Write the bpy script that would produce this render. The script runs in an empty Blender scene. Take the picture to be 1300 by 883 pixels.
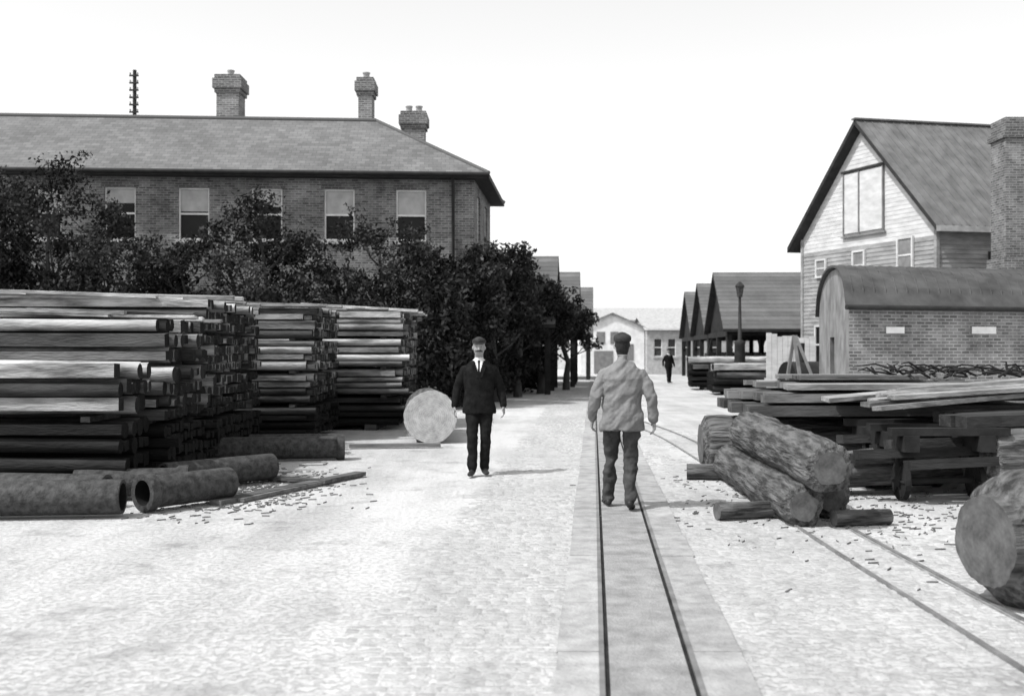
import bpy, math, random
import numpy as np
from mathutils import Vector, Matrix, noise
R=random.Random(7)
S=bpy.context.scene
# ------------------------------------------------------------------ materials
def nt(name):
    m=bpy.data.materials.new(name); m.use_nodes=True
    n=m.node_tree.nodes; l=m.node_tree.links
    return m,n,l,n['Principled BSDF']
def g(v): return (v,v,v,1)
def mat(name,dark,light,scale=5,rough=.9,bump=.3,bs=None,tone=False,stretch=(1,1,1),lo=.35,hi=.65,spec=.2,detail=8,dist=.02):
    m,n,l,b=nt(name)
    tc=n.new('ShaderNodeTexCoord'); mp=n.new('ShaderNodeMapping'); mp.inputs['Scale'].default_value=stretch
    l.new(tc.outputs['Object'],mp.inputs['Vector'])
    no=n.new('ShaderNodeTexNoise'); no.inputs['Scale'].default_value=scale; no.inputs['Detail'].default_value=detail; no.inputs['Roughness'].default_value=.6
    l.new(mp.outputs[0],no.inputs['Vector'])
    r=n.new('ShaderNodeValToRGB'); r.color_ramp.elements[0].position=lo; r.color_ramp.elements[1].position=hi
    r.color_ramp.elements[0].color=g(dark); r.color_ramp.elements[1].color=g(light)
    l.new(no.outputs['Fac'],r.inputs['Fac'])
    out=r.outputs['Color']
    if tone:
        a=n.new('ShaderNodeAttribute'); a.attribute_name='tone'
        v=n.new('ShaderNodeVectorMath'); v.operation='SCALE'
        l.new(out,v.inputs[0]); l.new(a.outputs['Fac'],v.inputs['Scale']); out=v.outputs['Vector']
    l.new(out,b.inputs['Base Color'])
    b.inputs['Roughness'].default_value=rough; b.inputs['Specular IOR Level'].default_value=spec
    if bump:
        n2=n.new('ShaderNodeTexNoise'); n2.inputs['Scale'].default_value=bs or scale*4; n2.inputs['Detail'].default_value=6
        l.new(mp.outputs[0],n2.inputs['Vector'])
        bm=n.new('ShaderNodeBump'); bm.inputs['Strength'].default_value=bump; bm.inputs['Distance'].default_value=dist
        l.new(n2.outputs['Fac'],bm.inputs['Height']); l.new(bm.outputs[0],b.inputs['Normal'])
    return m
def brick(name,c1,c2,mortar,bw=.23,bh=.078,ms=.012,bump=.5,rough=.9,ns=.6,var=.35):
    m,n,l,b=nt(name)
    uv=n.new('ShaderNodeUVMap'); uv.uv_map='UVMap'
    t=n.new('ShaderNodeTexBrick'); t.inputs['Scale'].default_value=1
    t.inputs['Brick Width'].default_value=bw; t.inputs['Row Height'].default_value=bh; t.inputs['Mortar Size'].default_value=ms
    t.inputs['Color1'].default_value=g(c1); t.inputs['Color2'].default_value=g(c2); t.inputs['Mortar'].default_value=g(mortar)
    l.new(uv.outputs[0],t.inputs['Vector'])
    no=n.new('ShaderNodeTexNoise'); no.inputs['Scale'].default_value=ns; no.inputs['Detail'].default_value=12; no.inputs['Roughness'].default_value=.75
    l.new(uv.outputs[0],no.inputs['Vector'])
    mr=n.new('ShaderNodeMapRange'); mr.inputs['From Min'].default_value=.3; mr.inputs['From Max'].default_value=.7
    mr.inputs['To Min'].default_value=1-var; mr.inputs['To Max'].default_value=1+var
    l.new(no.outputs['Fac'],mr.inputs['Value'])
    v=n.new('ShaderNodeVectorMath'); v.operation='SCALE'
    l.new(t.outputs['Color'],v.inputs[0]); l.new(mr.outputs[0],v.inputs['Scale']); l.new(v.outputs['Vector'],b.inputs['Base Color'])
    b.inputs['Roughness'].default_value=rough; b.inputs['Specular IOR Level'].default_value=.2
    bm=n.new('ShaderNodeBump'); bm.inputs['Strength'].default_value=bump; bm.inputs['Distance'].default_value=.01; bm.invert=True
    l.new(t.outputs['Fac'],bm.inputs['Height']); l.new(bm.outputs[0],b.inputs['Normal'])
    return m
M={}
M['brick']=brick('old_brick',.07,.18,.23,var=.65,ns=.9)
M['brick2']=brick('yellow_brick',.09,.21,.28,var=.6,ms=.014,ns=.8)
M['slate']=brick('roof_slate',.12,.17,.09,bw=.28,bh=.2,ms=.008,var=.3,rough=.75,ns=.5)
M['corr']=mat('corrugated_roof',.09,.18,2.2,.75,.3,stretch=(1,1,.4),detail=12,lo=.3,hi=.7)
M['corrd']=mat('rusty_corrugated_roof',.04,.10,1.6,.8,.3,detail=12,lo=.3,hi=.7)
M['sheet']=brick('roof_boards',.10,.14,.06,bw=30,bh=.35,ms=.02,var=.3)
M['white']=mat('painted_white',.6,.78,2.5,.7,.1)
M['clap']=mat('painted_weatherboard',.19,.32,1.5,.85,.2,stretch=(1,1,3),detail=12)
M['clapw']=mat('white_weatherboard',.42,.58,1.6,.85,.2,stretch=(1,1,3),detail=12)
M['trim']=mat('dark_trim',.02,.035,4,.7,.1)
M['glass']=mat('window_glass',.008,.015,1,.3,0,spec=.15)
M['blind']=mat('window_blind',.34,.46,3,.8,.05)
M['grey']=mat('grey_shutter',.14,.22,3,.8,.1)
M['stone']=mat('stone_trim',.3,.45,4,.8,.2)
M['render']=mat('cement_render',.13,.27,1.6,.9,.3,detail=12)
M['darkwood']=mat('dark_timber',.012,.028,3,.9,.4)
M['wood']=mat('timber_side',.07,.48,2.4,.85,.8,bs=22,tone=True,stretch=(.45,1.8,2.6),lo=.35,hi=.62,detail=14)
M['wend']=mat('shaded_timber_end',.004,.016,9,.9,.4,tone=True)  # near-black base colour carries the shade of the street-facing stack ends
M['plank']=mat('sawn_plank',.18,.46,4,.85,.5,bs=20,tone=True,stretch=(.4,2,2),detail=12)
M['bark']=mat('tree_bark',.03,.07,8,.95,.8,stretch=(1,1,.3))
M['leaf']=mat('foliage',.016,.044,2,.85,0,tone=True,spec=.1)
M['iron']=mat('cast_iron',.022,.07,14,.75,.6,spec=.25,detail=14,bs=40)
M['ironin']=mat('pipe_inside',.006,.012,4,.9,.1)
M['rail']=mat('rail_steel',.10,.2,6,.5,.1,spec=.5)
M['groove']=mat('rail_groove',.01,.03,6,.9,.1)
M['kerb']=mat('granite_kerb',.26,.4,6,.9,.5,tone=True,detail=14,bs=40)
M['fill']=mat('track_paving',.2,.32,5,.92,.6,bs=50,detail=14)
M['sett']=mat('granite_setts',.32,.43,7,.92,.6,bs=45,tone=True,detail=12)
M['straw']=mat('debris',.08,.2,12,.95,.5)
M['logbark']=mat('log_bark',.035,.17,13,.95,1.0,bs=26,stretch=(1,1,.16),lo=.38,hi=.64,detail=14,dist=.07)
def ringmat(name,lo,hi,wv):
    m,n,l,b=nt(name)
    tc=n.new('ShaderNodeTexCoord'); w=n.new('ShaderNodeTexWave'); w.wave_type='RINGS'; w.rings_direction='Z'
    w.inputs['Scale'].default_value=9; w.inputs['Distortion'].default_value=3; w.inputs['Detail'].default_value=3; w.inputs['Detail Scale'].default_value=2
    no=n.new('ShaderNodeTexNoise'); no.inputs['Scale'].default_value=6; no.inputs['Detail'].default_value=12; no.inputs['Roughness'].default_value=.7
    l.new(tc.outputs['Object'],w.inputs['Vector']); l.new(tc.outputs['Object'],no.inputs['Vector'])
    a=n.new('ShaderNodeMath'); a.operation='MULTIPLY_ADD'; a.inputs[1].default_value=wv; l.new(w.outputs['Fac'],a.inputs[0]); l.new(no.outputs['Fac'],a.inputs[2])
    r=n.new('ShaderNodeValToRGB'); r.color_ramp.elements[0].position=.36; r.color_ramp.elements[1].position=.7
    r.color_ramp.elements[0].color=g(lo); r.color_ramp.elements[1].color=g(hi)
    l.new(a.outputs[0],r.inputs['Fac']); l.new(r.outputs[0],b.inputs['Base Color']); b.inputs['Roughness'].default_value=.9
    return m
M['ring']=ringmat('sawn_log_end',.24,.54,.08); M['ringd']=ringmat('weathered_log_end',.035,.13,.03)

# ------------------------------------------------------------------ mesh builder
class MB:
    def __init__(s): s.v=[];s.f=[];s.m=[];s.t=[];s.uv=[];s.s=[]
    def poly(s,pts,m=0,t=1.,uv=None,sm=False):
        i=len(s.v); s.v+= [tuple(p) for p in pts]; s.f.append(tuple(range(i,i+len(pts))))
        s.m.append(m); s.t.append(t); s.uv.append(uv or [(0,0)]*len(pts)); s.s.append(sm)
    def face(s,idx,m=0,t=1.,sm=False):
        s.f.append(tuple(idx)); s.m.append(m); s.t.append(t); s.uv.append([(0,0)]*len(idx)); s.s.append(sm)
    def hexa(s,c,m=0,t=1.):
        for q in ((3,2,1,0),(4,5,6,7),(0,1,5,4),(1,2,6,5),(2,3,7,6),(3,0,4,7)):
            p=[Vector(c[k]) for k in q]
            a=(p[1]-p[0]).length; b=(p[3]-p[0]).length
            h=abs((p[1]-p[0]).z)>abs((p[3]-p[0]).z)
            uv=[(0,0),(a,0),(a,b),(0,b)] if not h else [(0,0),(0,a),(b,a),(b,0)]
            s.poly(p,m,t,uv)
    def box(s,x0,x1,y0,y1,z0,z1,m=0,t=1.,F=None):
        c=[(x0,y0,z0),(x1,y0,z0),(x1,y1,z0),(x0,y1,z0),(x0,y0,z1),(x1,y0,z1),(x1,y1,z1),(x0,y1,z1)]
        if F: c=[F(*p) for p in c]
        s.hexa(c,m,t)
    def beam(s,p0,p1,w,h,m=0,t=1.,roll=0):
        p0=Vector(p0);p1=Vector(p1);d=(p1-p0).normalized()
        up=Vector((0,0,1)) if abs(d.z)<.95 else Vector((1,0,0))
        x=d.cross(up).normalized(); u=x.cross(d)
        if roll: q=Matrix.Rotation(roll,3,d); x=q@x;u=q@u
        x=x*w/2;u=u*h/2
        s.hexa([p0-x-u,p1-x-u,p1+x-u,p0+x-u,p0-x+u,p1-x+u,p1+x+u,p0+x+u],m,t)
    def loft(s,rings,m=0,t=1.,sm=True,cap0=None,cap1=None,caps=True):
        n=len(rings[0]); i0=len(s.v)
        for r in rings: s.v+= [tuple(p) for p in r]
        for k in range(len(rings)-1):
            for j in range(n):
                a=i0+k*n+j;b=i0+k*n+(j+1)%n
                s.face((a,b,b+n,a+n),m,t,sm)
        if caps:
            s.poly(list(reversed(rings[0])),cap0 if cap0 is not None else m,t); s.poly(rings[-1],cap1 if cap1 is not None else m,t)
    def tube(s,pts,rad,n=12,m=0,t=1.,sm=True,capm=None,ref=(0,1,0),caps=True,wob=0,round_=False):
        pts=[Vector(p) for p in pts]
        rad=[(r,r) if not isinstance(r,tuple) else r for r in rad]
        if round_:
            d0=(pts[0]-pts[1]).normalized(); d1=(pts[-1]-pts[-2]).normalized()
            a,b=rad[0]; c,e=rad[-1]
            pts=[pts[0]+d0*min(a,b)*.9,pts[0]+d0*min(a,b)*.55]+pts+[pts[-1]+d1*min(c,e)*.55,pts[-1]+d1*min(c,e)*.9]
            rad=[(a*.35,b*.35),(a*.8,b*.8)]+rad+[(c*.8,e*.8),(c*.35,e*.35)]
        rings=[]
        for i,p in enumerate(pts):
            d=(pts[min(i+1,len(pts)-1)]-pts[max(i-1,0)]).normalized()
            rf=Vector(ref)
            if abs(d.dot(rf))>.95: rf=Vector((1,0,0)) if abs(d.x)<.9 else Vector((0,0,1))
            x=d.cross(rf).normalized(); y=d.cross(x).normalized()*-1
            ring=[]
            for j in range(n):
                a=2*math.pi*j/n; w=1+(R.uniform(-wob,wob) if wob else 0)
                ring.append(p+x*math.cos(a)*rad[i][0]*w+y*math.sin(a)*rad[i][1]*w)
            rings.append(ring)
        s.loft(rings,m,t,sm,capm,capm,caps)
    def obj(s,name,mats,parent=None,mw=None):
        me=bpy.data.meshes.new(name); me.from_pydata(s.v,[],s.f)
        for k in mats: me.materials.append(M[k] if isinstance(k,str) else k)
        me.polygons.foreach_set('material_index',s.m); me.polygons.foreach_set('use_smooth',s.s)
        a=me.attributes.new('tone','FLOAT','FACE'); a.data.foreach_set('value',s.t)
        u=me.uv_layers.new(name='UVMap'); fl=[c for q in s.uv for p in q for c in p]; u.data.foreach_set('uv',fl)
        me.validate(); me.update()
        o=bpy.data.objects.new(name,me); S.collection.objects.link(o)
        if mw: o.matrix_world=mw
        if parent: o.parent=parent
        return o
def empty(name,loc=(0,0,0)):
    e=bpy.data.objects.new(name,None); e.empty_display_size=.3; S.collection.objects.link(e); return e
def frame(o,gx,gy):
    o=Vector((o[0],o[1],0)); gx=Vector((gx[0],gx[1],0)).normalized(); gy=Vector((gy[0],gy[1],0)).normalized()
    return lambda s,t,z: o+gx*s+gy*t+Vector((0,0,z))
def wall(mb,F,s0,s1,z0,z1,ops,m=0,th=.18):
    xs=sorted({s0,s1}|{v for o in ops for v in (o[0],o[1])}); zs=sorted({z0,z1}|{v for o in ops for v in (o[2],o[3])})
    for i in range(len(xs)-1):
        for k in range(len(zs)-1):
            a,b,c,d=xs[i],xs[i+1],zs[k],zs[k+1]
            if any(o[0]<=a and b<=o[1] and o[2]<=c and d<=o[3] for o in ops): continue
            mb.poly([F(a,0,c),F(b,0,c),F(b,0,d),F(a,0,d)],m,1,[(a,c),(b,c),(b,d),(a,d)])
    for (a,b,c,d) in ops:
        for p in ([(a,0,c),(a,th,c),(a,th,d),(a,0,d)],[(b,0,c),(b,0,d),(b,th,d),(b,th,c)],[(a,0,d),(a,th,d),(b,th,d),(b,0,d)],[(a,0,c),(b,0,c),(b,th,c),(a,th,c)]):
            mb.poly([F(*q) for q in p],m,1,[(q[0]+q[1],q[2]) for q in p])
def sash(mb,F,a,b,c,d,blind=.5,th=.12):
    w=.05
    mb.box(a,a+w,th-.05,th,c,d,0,1,F); mb.box(b-w,b,th-.05,th,c,d,0,1,F)
    mb.box(a+w,b-w,th-.05,th,d-w,d,0,1,F); mb.box(a+w,b-w,th-.05,th,c,c+w,0,1,F)
    mid=(c+d)/2; mb.box(a+w,b-w,th-.05,th-.003,mid-.03,mid+.03,0,1,F)
    mb.poly([F(a,th+.02,c),F(b,th+.02,c),F(b,th+.02,d),F(a,th+.02,d)],1)
    if blind>0:
        zb=d-(d-c)*blind
        mb.poly([F(a+w,th+.006,zb),F(b-w,th+.006,zb),F(b-w,th+.006,d-w),F(a+w,th+.006,d-w)],2)
    mb.box(a-.08,b+.08,-.07,.04,c-.12,c-.003,3,1,F)

# ------------------------------------------------------------------ ground
def ground():
    m,n,l,b=nt('ground_dust')
    tc=n.new('ShaderNodeTexCoord')
    def noi(sc,de,ro=.6,st=None):
        x=n.new('ShaderNodeTexNoise'); x.inputs['Scale'].default_value=sc; x.inputs['Detail'].default_value=de; x.inputs['Roughness'].default_value=ro
        if st:
            mp=n.new('ShaderNodeMapping'); mp.inputs['Scale'].default_value=st; mp.inputs['Rotation'].default_value=(0,0,.08); l.new(tc.outputs['Object'],mp.inputs[0]); l.new(mp.outputs[0],x.inputs['Vector'])
        else: l.new(tc.outputs['Object'],x.inputs['Vector'])
        return x.outputs['Fac']
    def ramp(f,a,b_,ca,cb):
        r=n.new('ShaderNodeMapRange'); r.interpolation_type='SMOOTHSTEP'; r.inputs['From Min'].default_value=a; r.inputs['From Max'].default_value=b_; r.inputs['To Min'].default_value=ca; r.inputs['To Max'].default_value=cb
        l.new(f,r.inputs['Value']); return r.outputs[0]
    def op(o,a,b_):
        x=n.new('ShaderNodeMath'); x.operation=o
        for i,v in ((0,a),(1,b_)):
            if isinstance(v,(int,float)): x.inputs[i].default_value=v
            else: l.new(v,x.inputs[i])
        return x.outputs[0]
    big=ramp(noi(.35,8),.35,.6,.41,.51)
    streak=ramp(noi(1.1,8,.6,(1.7,.18,1)),.35,.65,.9,1.08)
    med=ramp(noi(1.7,14,.72),.30,.48,.66,1.0)
    fine=ramp(noi(22,6,.8),.34,.54,.84,1.03)
    sp=n.new('ShaderNodeSeparateXYZ'); l.new(tc.outputs['Object'],sp.inputs[0])
    u=op('SUBTRACT',sp.outputs['X'],op('MULTIPLY',sp.outputs['Y'],.0636))
    u=op('ADD',u,op('MULTIPLY',op('SUBTRACT',noi(.9,6),.5),1.2))
    u=op('ABSOLUTE',op('ADD',u,1.6),0)
    way=ramp(u,.25,.8,1.14,1.0)
    col=op('MULTIPLY',op('MULTIPLY',big,streak),op('MULTIPLY',op('MULTIPLY',med,fine),way))
    col=op('MINIMUM',col,.56)
    l.new(col,b.inputs['Base Color'])
    b.inputs['Roughness'].default_value=.97; b.inputs['Specular IOR Level'].default_value=.1
    bm=n.new('ShaderNodeBump'); bm.inputs['Strength'].default_value=.7; bm.inputs['Distance'].default_value=.04
    l.new(op('MULTIPLY',med,fine),bm.inputs['Height']); l.new(bm.outputs[0],b.inputs['Normal'])
    mb=MB(); mb.poly([(-600,-60,0),(600,-60,0),(600,1200,0),(-600,1200,0)])
    mb.obj('ground',[m])
ground()
K=.0795
def tx(Y): return .755+K*(Y-6)
mb=MB(); y=3.2
while y<46:
    w=R.uniform(.08,.11)
    for (a,b) in ((-.80,.26),(1.27,3.6)):
        a2=a+tx(y)-.755; b2=b+tx(y)-.755
        if a<0: a2+=.22*noise.noise(Vector((0,y*1.1,0)))
        if a>0: b2=min(b2, 3.3+.4*math.sin(y))
        x=a2+R.uniform(0,.16)-.1
        while x<b2:
            L=R.uniform(.09,.16)
            wear=noise.noise(Vector((x*1.3,y*.5,3)))
            if R.random()<(.93 if a<0 else .6)-max(0,wear)*.9:
                h=R.uniform(.001,.009)*(1-.5*max(0,wear)); z=-.003; i=.02
                x0,x1,y0,y1=x,x+L-.010,y,y+w-.010; j=lambda:R.uniform(-.007,.007)
                B=[(x0+j(),y0+j(),z),(x1+j(),y0+j(),z),(x1+j(),y1+j(),z),(x0+j(),y1+j(),z)]
                T=[(x0+i,y0+i,h+j()*.3),(x1-i,y0+i,h+j()*.3),(x1-i,y1-i,h),(x0+i,y1-i,h)]
                t=R.uniform(.9,1.08)*(1+.12*wear); k=len(mb.v); mb.v+=B+T
                for q in ((4,5,6,7),(0,1,5,4),(1,2,6,5),(2,3,7,6),(3,0,4,7)): mb.face([k+c for c in q],0,t,True)
            x+=L
    y+=w
mb.obj('cobblestone_paving',['sett'])
def track(name,pts,edge=True):
    mb=MB()
    P=[Vector((x,y,0)) for x,y in pts]
    def off(i,o):
        d=(P[min(i+1,len(P)-1)]-P[max(i-1,0)]).normalized(); nrm=Vector((d.y,-d.x,0)); return P[i]+nrm*o
    def strip(o0,o1,z,m,i,t=1):
        a,b=off(i,o0),off(i,o1); c,d=off(i+1,o1),off(i+1,o0)
        mb.poly([a+Vector((0,0,z)),b+Vector((0,0,z)),c+Vector((0,0,z)),d+Vector((0,0,z))],m,t)
    for i in range(len(P)-1):
        for s in (-1,1):
            o=s*.235
            a,b=(o-.014,o+.014)
            pa=[off(i,a),off(i,b),off(i+1,b),off(i+1,a)]
            mb.hexa([p+Vector((0,0,-.02)) for p in pa]+[p+Vector((0,0,.020)) for p in pa],0)
            gi=(o-s*.014,o-s*.038); strip(min(gi),max(gi),.006,1 if edge else 2,i)
        if edge: strip(-.197,.197,.014,2,i)
    if edge:
        y=3.0; yend=P[-1].y
        while y<yend-1:
            L=R.uniform(.8,1.5)
            for s in (-1,1):
                h=.018+R.uniform(-.003,.004); o0=s*.250; o1=s*(.47 if s<0 else .5)+R.uniform(-.008,.008)
                c=[]
                for z in (-.02,h):
                    for (oo,yy) in ((o0,y+.004),(o1,y+.004),(o1,y+L-.004),(o0,y+L-.004)): c.append((tx(yy)+oo,yy,z))
                mb.hexa(c,3,R.uniform(.85,1.08))
            y+=L
    return mb.obj(name,['rail','groove','fill','kerb'])
track('tramway_track',[(tx(y),y) for y in range(1,62,2)])
def smooth(pts,n=6):
    out=[]
    for i in range(len(pts)-1):
        p0=pts[max(i-1,0)];p1=pts[i];p2=pts[i+1];p3=pts[min(i+2,len(pts)-1)]
        for k in range(n):
            t=k/n
            out.append(tuple(.5*((2*p1[c])+(-p0[c]+p2[c])*t+(2*p0[c]-5*p1[c]+4*p2[c]-p3[c])*t*t+(-p0[c]+3*p1[c]-3*p2[c]+p3[c])*t**3) for c in (0,1)))
    out.append(pts[-1]); return out
track('tramway_siding',smooth([(2.75,1.5),(2.8,5),(2.83,9),(3.0,16),(3.0,20),(2.75,24),(2.45,27.5)]),False)

# ------------------------------------------------------------------ brick house
H=empty('brick_house')
FR=(-1.26,34.2); FL=(-25.3,32.65); BR=(-.85,39.9); BL=(-24.9,38.4)
V2=lambda p:Vector((p[0],p[1],0))
mb=MB(); wb=MB()
ft=frame(FL,V2(FR)-V2(FL),(0,1)); Lf=(V2(FR)-V2(FL)).length
ops=[]
for i in range(10):
    s=Lf-(2.1+i*2.37)
    if s<1: break
    ops+= [(s-.5,s+.5,5.3,7.0),(s-.5,s+.5,1.6,3.4)]
wall(mb,ft,0,Lf,0,7.4,ops)
for i,o in enumerate(ops): sash(wb,ft,*o,blind=[.5,.0,.5,.3,.35,.0,.45,0,.3,.2,.5,0][i%12])
for o in ops: wb.box(o[0]-.1,o[1]+.1,-.015,.03,o[3]+.003,o[3]+.2,4,1,ft)
fs=frame(FR,V2(BR)-V2(FR),(-1,0)); Ls=(V2(BR)-V2(FR)).length
ops2=[(1.0,1.9,5.3,7.0),(3.6,4.5,5.3,7.0),(1.0,1.9,1.6,3.4),(3.3,4.3,.1,2.4)]
wall(mb,fs,0,Ls,0,7.4,ops2)
for o in ops2: sash(wb,fs,*o,blind=.3)
fb=frame(BR,V2(BL)-V2(BR),(0,-1)); wall(mb,fb,0,24,0,7.4,[])
fl2=frame(BL,V2(FL)-V2(BL),(1,0)); wall(mb,fl2,0,5.7,0,7.4,[])
mb.obj('walls',['brick'],H); wb.obj('windows',['white','glass','blind','stone','brick'],H)
mb=MB(); o=.5
E=[Vector((FL[0]-o,FL[1]-o,7.5)),Vector((FR[0]+o,FR[1]-o,7.5)),Vector((BR[0]+o+.05,BR[1]+o,7.5)),Vector((BL[0]-o,BL[1]+o,7.5))]
RR=Vector((-4.9,36.95,9.95)); RL=Vector((-22.5,35.8,9.95))
def rp(pts,m=0):
    a=pts[0];b=pts[1];dx=(b-a).normalized(); nn=(b-a).cross(pts[-1]-a).normalized(); dy=nn.cross(dx)
    mb.poly(pts,m,1,[((p-a).dot(dx),(p-a).dot(dy)) for p in pts])
rp([E[0],E[1],RR,RL]); rp([E[1],E[2],RR]); rp([E[2],E[3],RL,RR]); rp([E[3],E[0],RL])
lo=[p-Vector((0,0,.16)) for p in E]
for i in range(4): mb.poly([lo[i],lo[(i+1)%4],E[(i+1)%4],E[i]],1)
mb.poly(list(reversed(lo)),1)
mb.tube([RL,RR],[.09,.09],8,0); mb.tube([RR,E[1]],[.07,.07],8,0); mb.tube([RR,E[2]],[.07,.07],8,0)
mb.tube([E[0]+Vector((0,-.06,-.05)),E[1]+Vector((0.03,-.06,-.05))],[.07,.07],8,1)
mb.obj('roof',['slate','trim'],H)
mb=MB(); d=ft(Lf-.7,-.1,0); mb.tube([d+Vector((0,0,.1)),d+Vector((0,0,7.0)),d+Vector((0,-.35,7.4))],[.05]*3,8,0)
mb.obj('downpipe',['trim'],H)
def chimney(mb,x,y,w,dp,z0,z1,pots):
    F=frame((x,y),(1,-.0),(0,1))
    def c(a,b,e): mb.box(-w/2-e,w/2+e,-dp/2-e,dp/2+e,a,b,0,1,F)
    c(z0,z1-.75,0); c(z0,z0+.25,.07); c(z1-.747,z1-.6,.06); c(z1-.597,z1-.25,.12); c(z1-.247,z1-.1,.06)
    for k in range(pots):
        xx=(k-(pots-1)/2)*w*.45; p=F(xx,0,0)
        mb.tube([(p.x,p.y,z1-.1),(p.x,p.y,z1+.1),(p.x,p.y,z1+.12),(p.x,p.y,z1+.16)],[.13,.11,.14,.14],10,1)
mb=MB(); chimney(mb,-10.25,37.3,.8,.9,9.3,11.7,1); chimney(mb,-5.35,37.6,.5,.7,9.2,11.7,1); chimney(mb,-3.75,39.2,.85,.7,8.3,10.85,2)
mb.obj('chimneys',['brick2','stone'],H)
mb=MB(); x,y=-16.6,45
mb.tube([(x,y,0),(x,y,14)],[.12,.08],10,0)
for k in range(7):
    z=13.7-k*.32; mb.box(x-.2,x+.2,y-.12,y-.06,z,z+.07,0)
    for q in (-.16,.16): mb.tube([(x+q,y-.1,z+.07),(x+q,y-.1,z+.16)],[.03,.04],6,1)
mb.obj('telegraph_pole',['trim','stone'])

# ------------------------------------------------------------------ weatherboard building
W=empty('weatherboard_building')
Rc=(14.45,34.8); gd=Vector((-.368,.93,0)); rd=Vector((.98,.2,0)).normalized()
F=frame(Rc,gd,rd); G=7.2; LEN=15; ez=6.25; az=10.15
prof=lambda z:(0,G) if z<ez else ((z-ez)/(az-ez)*G/2, G-(z-ez)/(az-ez)*G/2)
mb=MB(); bh=.155; z=0
while z<az-.05:
    z1=min(z+bh,az-.01); a0,b0=prof(z); a1,b1=prof(z1); m=1 if z>5.55 else 0
    dd=.022 if m==0 else .010
    mb.poly([F(b0,-dd,z),F(a0,-dd,z),F(a1,0,z1),F(b1,0,z1)],m)
    mb.poly([F(b0,0,z),F(a0,0,z),F(a0,-dd,z),F(b0,-dd,z)],m)
    z=z1
z=0
while z<ez-.01:
    z1=min(z+bh,ez)
    mb.poly([F(-.025,0,z),F(-.025,LEN,z),F(0,LEN,z1),F(0,0,z1)],0); mb.poly([F(0,0,z),F(0,LEN,z),F(-.025,LEN,z),F(-.025,0,z)],0); z=z1
mb.poly([F(G,0,0),F(G,LEN,0),F(G,LEN,ez),F(G,0,ez)],0); mb.poly([F(0,LEN,0),F(G,LEN,0),F(G,LEN,ez),F(G/2,LEN,az),F(0,LEN,ez)],0)
mb.box(-.06,.06,-.07,.05,0,ez,0,1,F); mb.box(G-.06,G+.06,-.07,.05,0,ez-.1,0,1,F)
mb.obj('walls',['clap','clapw'],W)
mb=MB()
def gwin(s0,s1,z0,z1,pane=1):
    w=.07
    mb.box(s0,s1,-.06,-.045,z0,z1,pane,1,F)
    for q in ((s0-w,s0,z0-w,z1+w),(s1,s1+w,z0-w,z1+w),(s0,s1,z1,z1+w),(s0,s1,z0-w,z0)): mb.box(q[0],q[1],-.10,-.03,q[2],q[3],0,1,F)
    mb.box(s0,s1,-.08,-.04,(z0+z1)/2-.03,(z0+z1)/2+.03,0,1,F)
gwin(5.75,6.25,4.6,5.2,5); gwin(3.55,4.1,4.35,5.35,5); gwin(1.1,1.75,4.45,5.6,5); gwin(5.7,6.3,1.2,2.6); gwin(3,4.2,1.0,2.6)
mb.box(2.55,3.75,-.075,-.045,6.1,8.35,3,1,F); mb.box(3.85,4.6,-.075,-.045,6.1,8.35,3,1,F)
for s in (2.49,3.77,4.62): mb.box(s,s+.05,-.1,-.04,6.0,8.4,5,1,F)
mb.box(2.4,4.75,-.12,-.04,8.4,8.48,4,1,F); mb.box(2.4,4.75,-.12,-.04,5.94,6.0,5,1,F)
for a,b in ((2.0,2.85),(6,7)):
    mb.box(-.06,-.045,a,b,4.2,5.0,1,1,F)
    mb.box(-.09,-.03,a-.06,a,4.14,5.06,4,1,F); mb.box(-.09,-.03,b,b+.06,4.14,5.06,4,1,F); mb.box(-.085,-.04,(a+b)/2-.02,(a+b)/2+.02,4.2,5,0,1,F)
mb.obj('windows_and_doors',['clapw','glass','clapw','clapw','trim','grey'],W)
mb=MB(); ov=.45; sl=(az-ez)/(G/2)
for s in (0,1):
    def q(s_,t,z): return F(s_ if not s else G-s_,t,z)
    a=(-ov,ez-sl*ov+.1); b=(G/2,az+.1)
    lo0,lo1,hi1,hi0=q(a[0],-.4,a[1]),q(a[0],LEN+.4,a[1]),q(b[0],LEN+.4,b[1]),q(b[0],-.4,b[1])
    ln=(hi0-lo0).length
    mb.poly([lo0,lo1,hi1,hi0],0,1,[(0,0),(LEN,0),(LEN,ln),(0,ln)])
    D=Vector((0,0,-.2))
    mb.poly([lo0,hi0,hi0+D,lo0+D],1); mb.poly([lo0,lo0+D,lo1+D,lo1],2 if not s else 1); mb.poly([lo0+D,hi0+D,hi1+D,lo1+D],1)
    for k in range(int(LEN/.3)+1):
        t=-.4+k*.3+.05
        if t<LEN: mb.beam(q(a[0],t,a[1]+.012),q(b[0],t,b[1]+.012),.05,.025,0)
mb.beam(F(G/2,-.45,az+.12),F(G/2,LEN,az+.12),.25,.06,0)
mb.obj('roof',['corr','trim','stone'],W)

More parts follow.
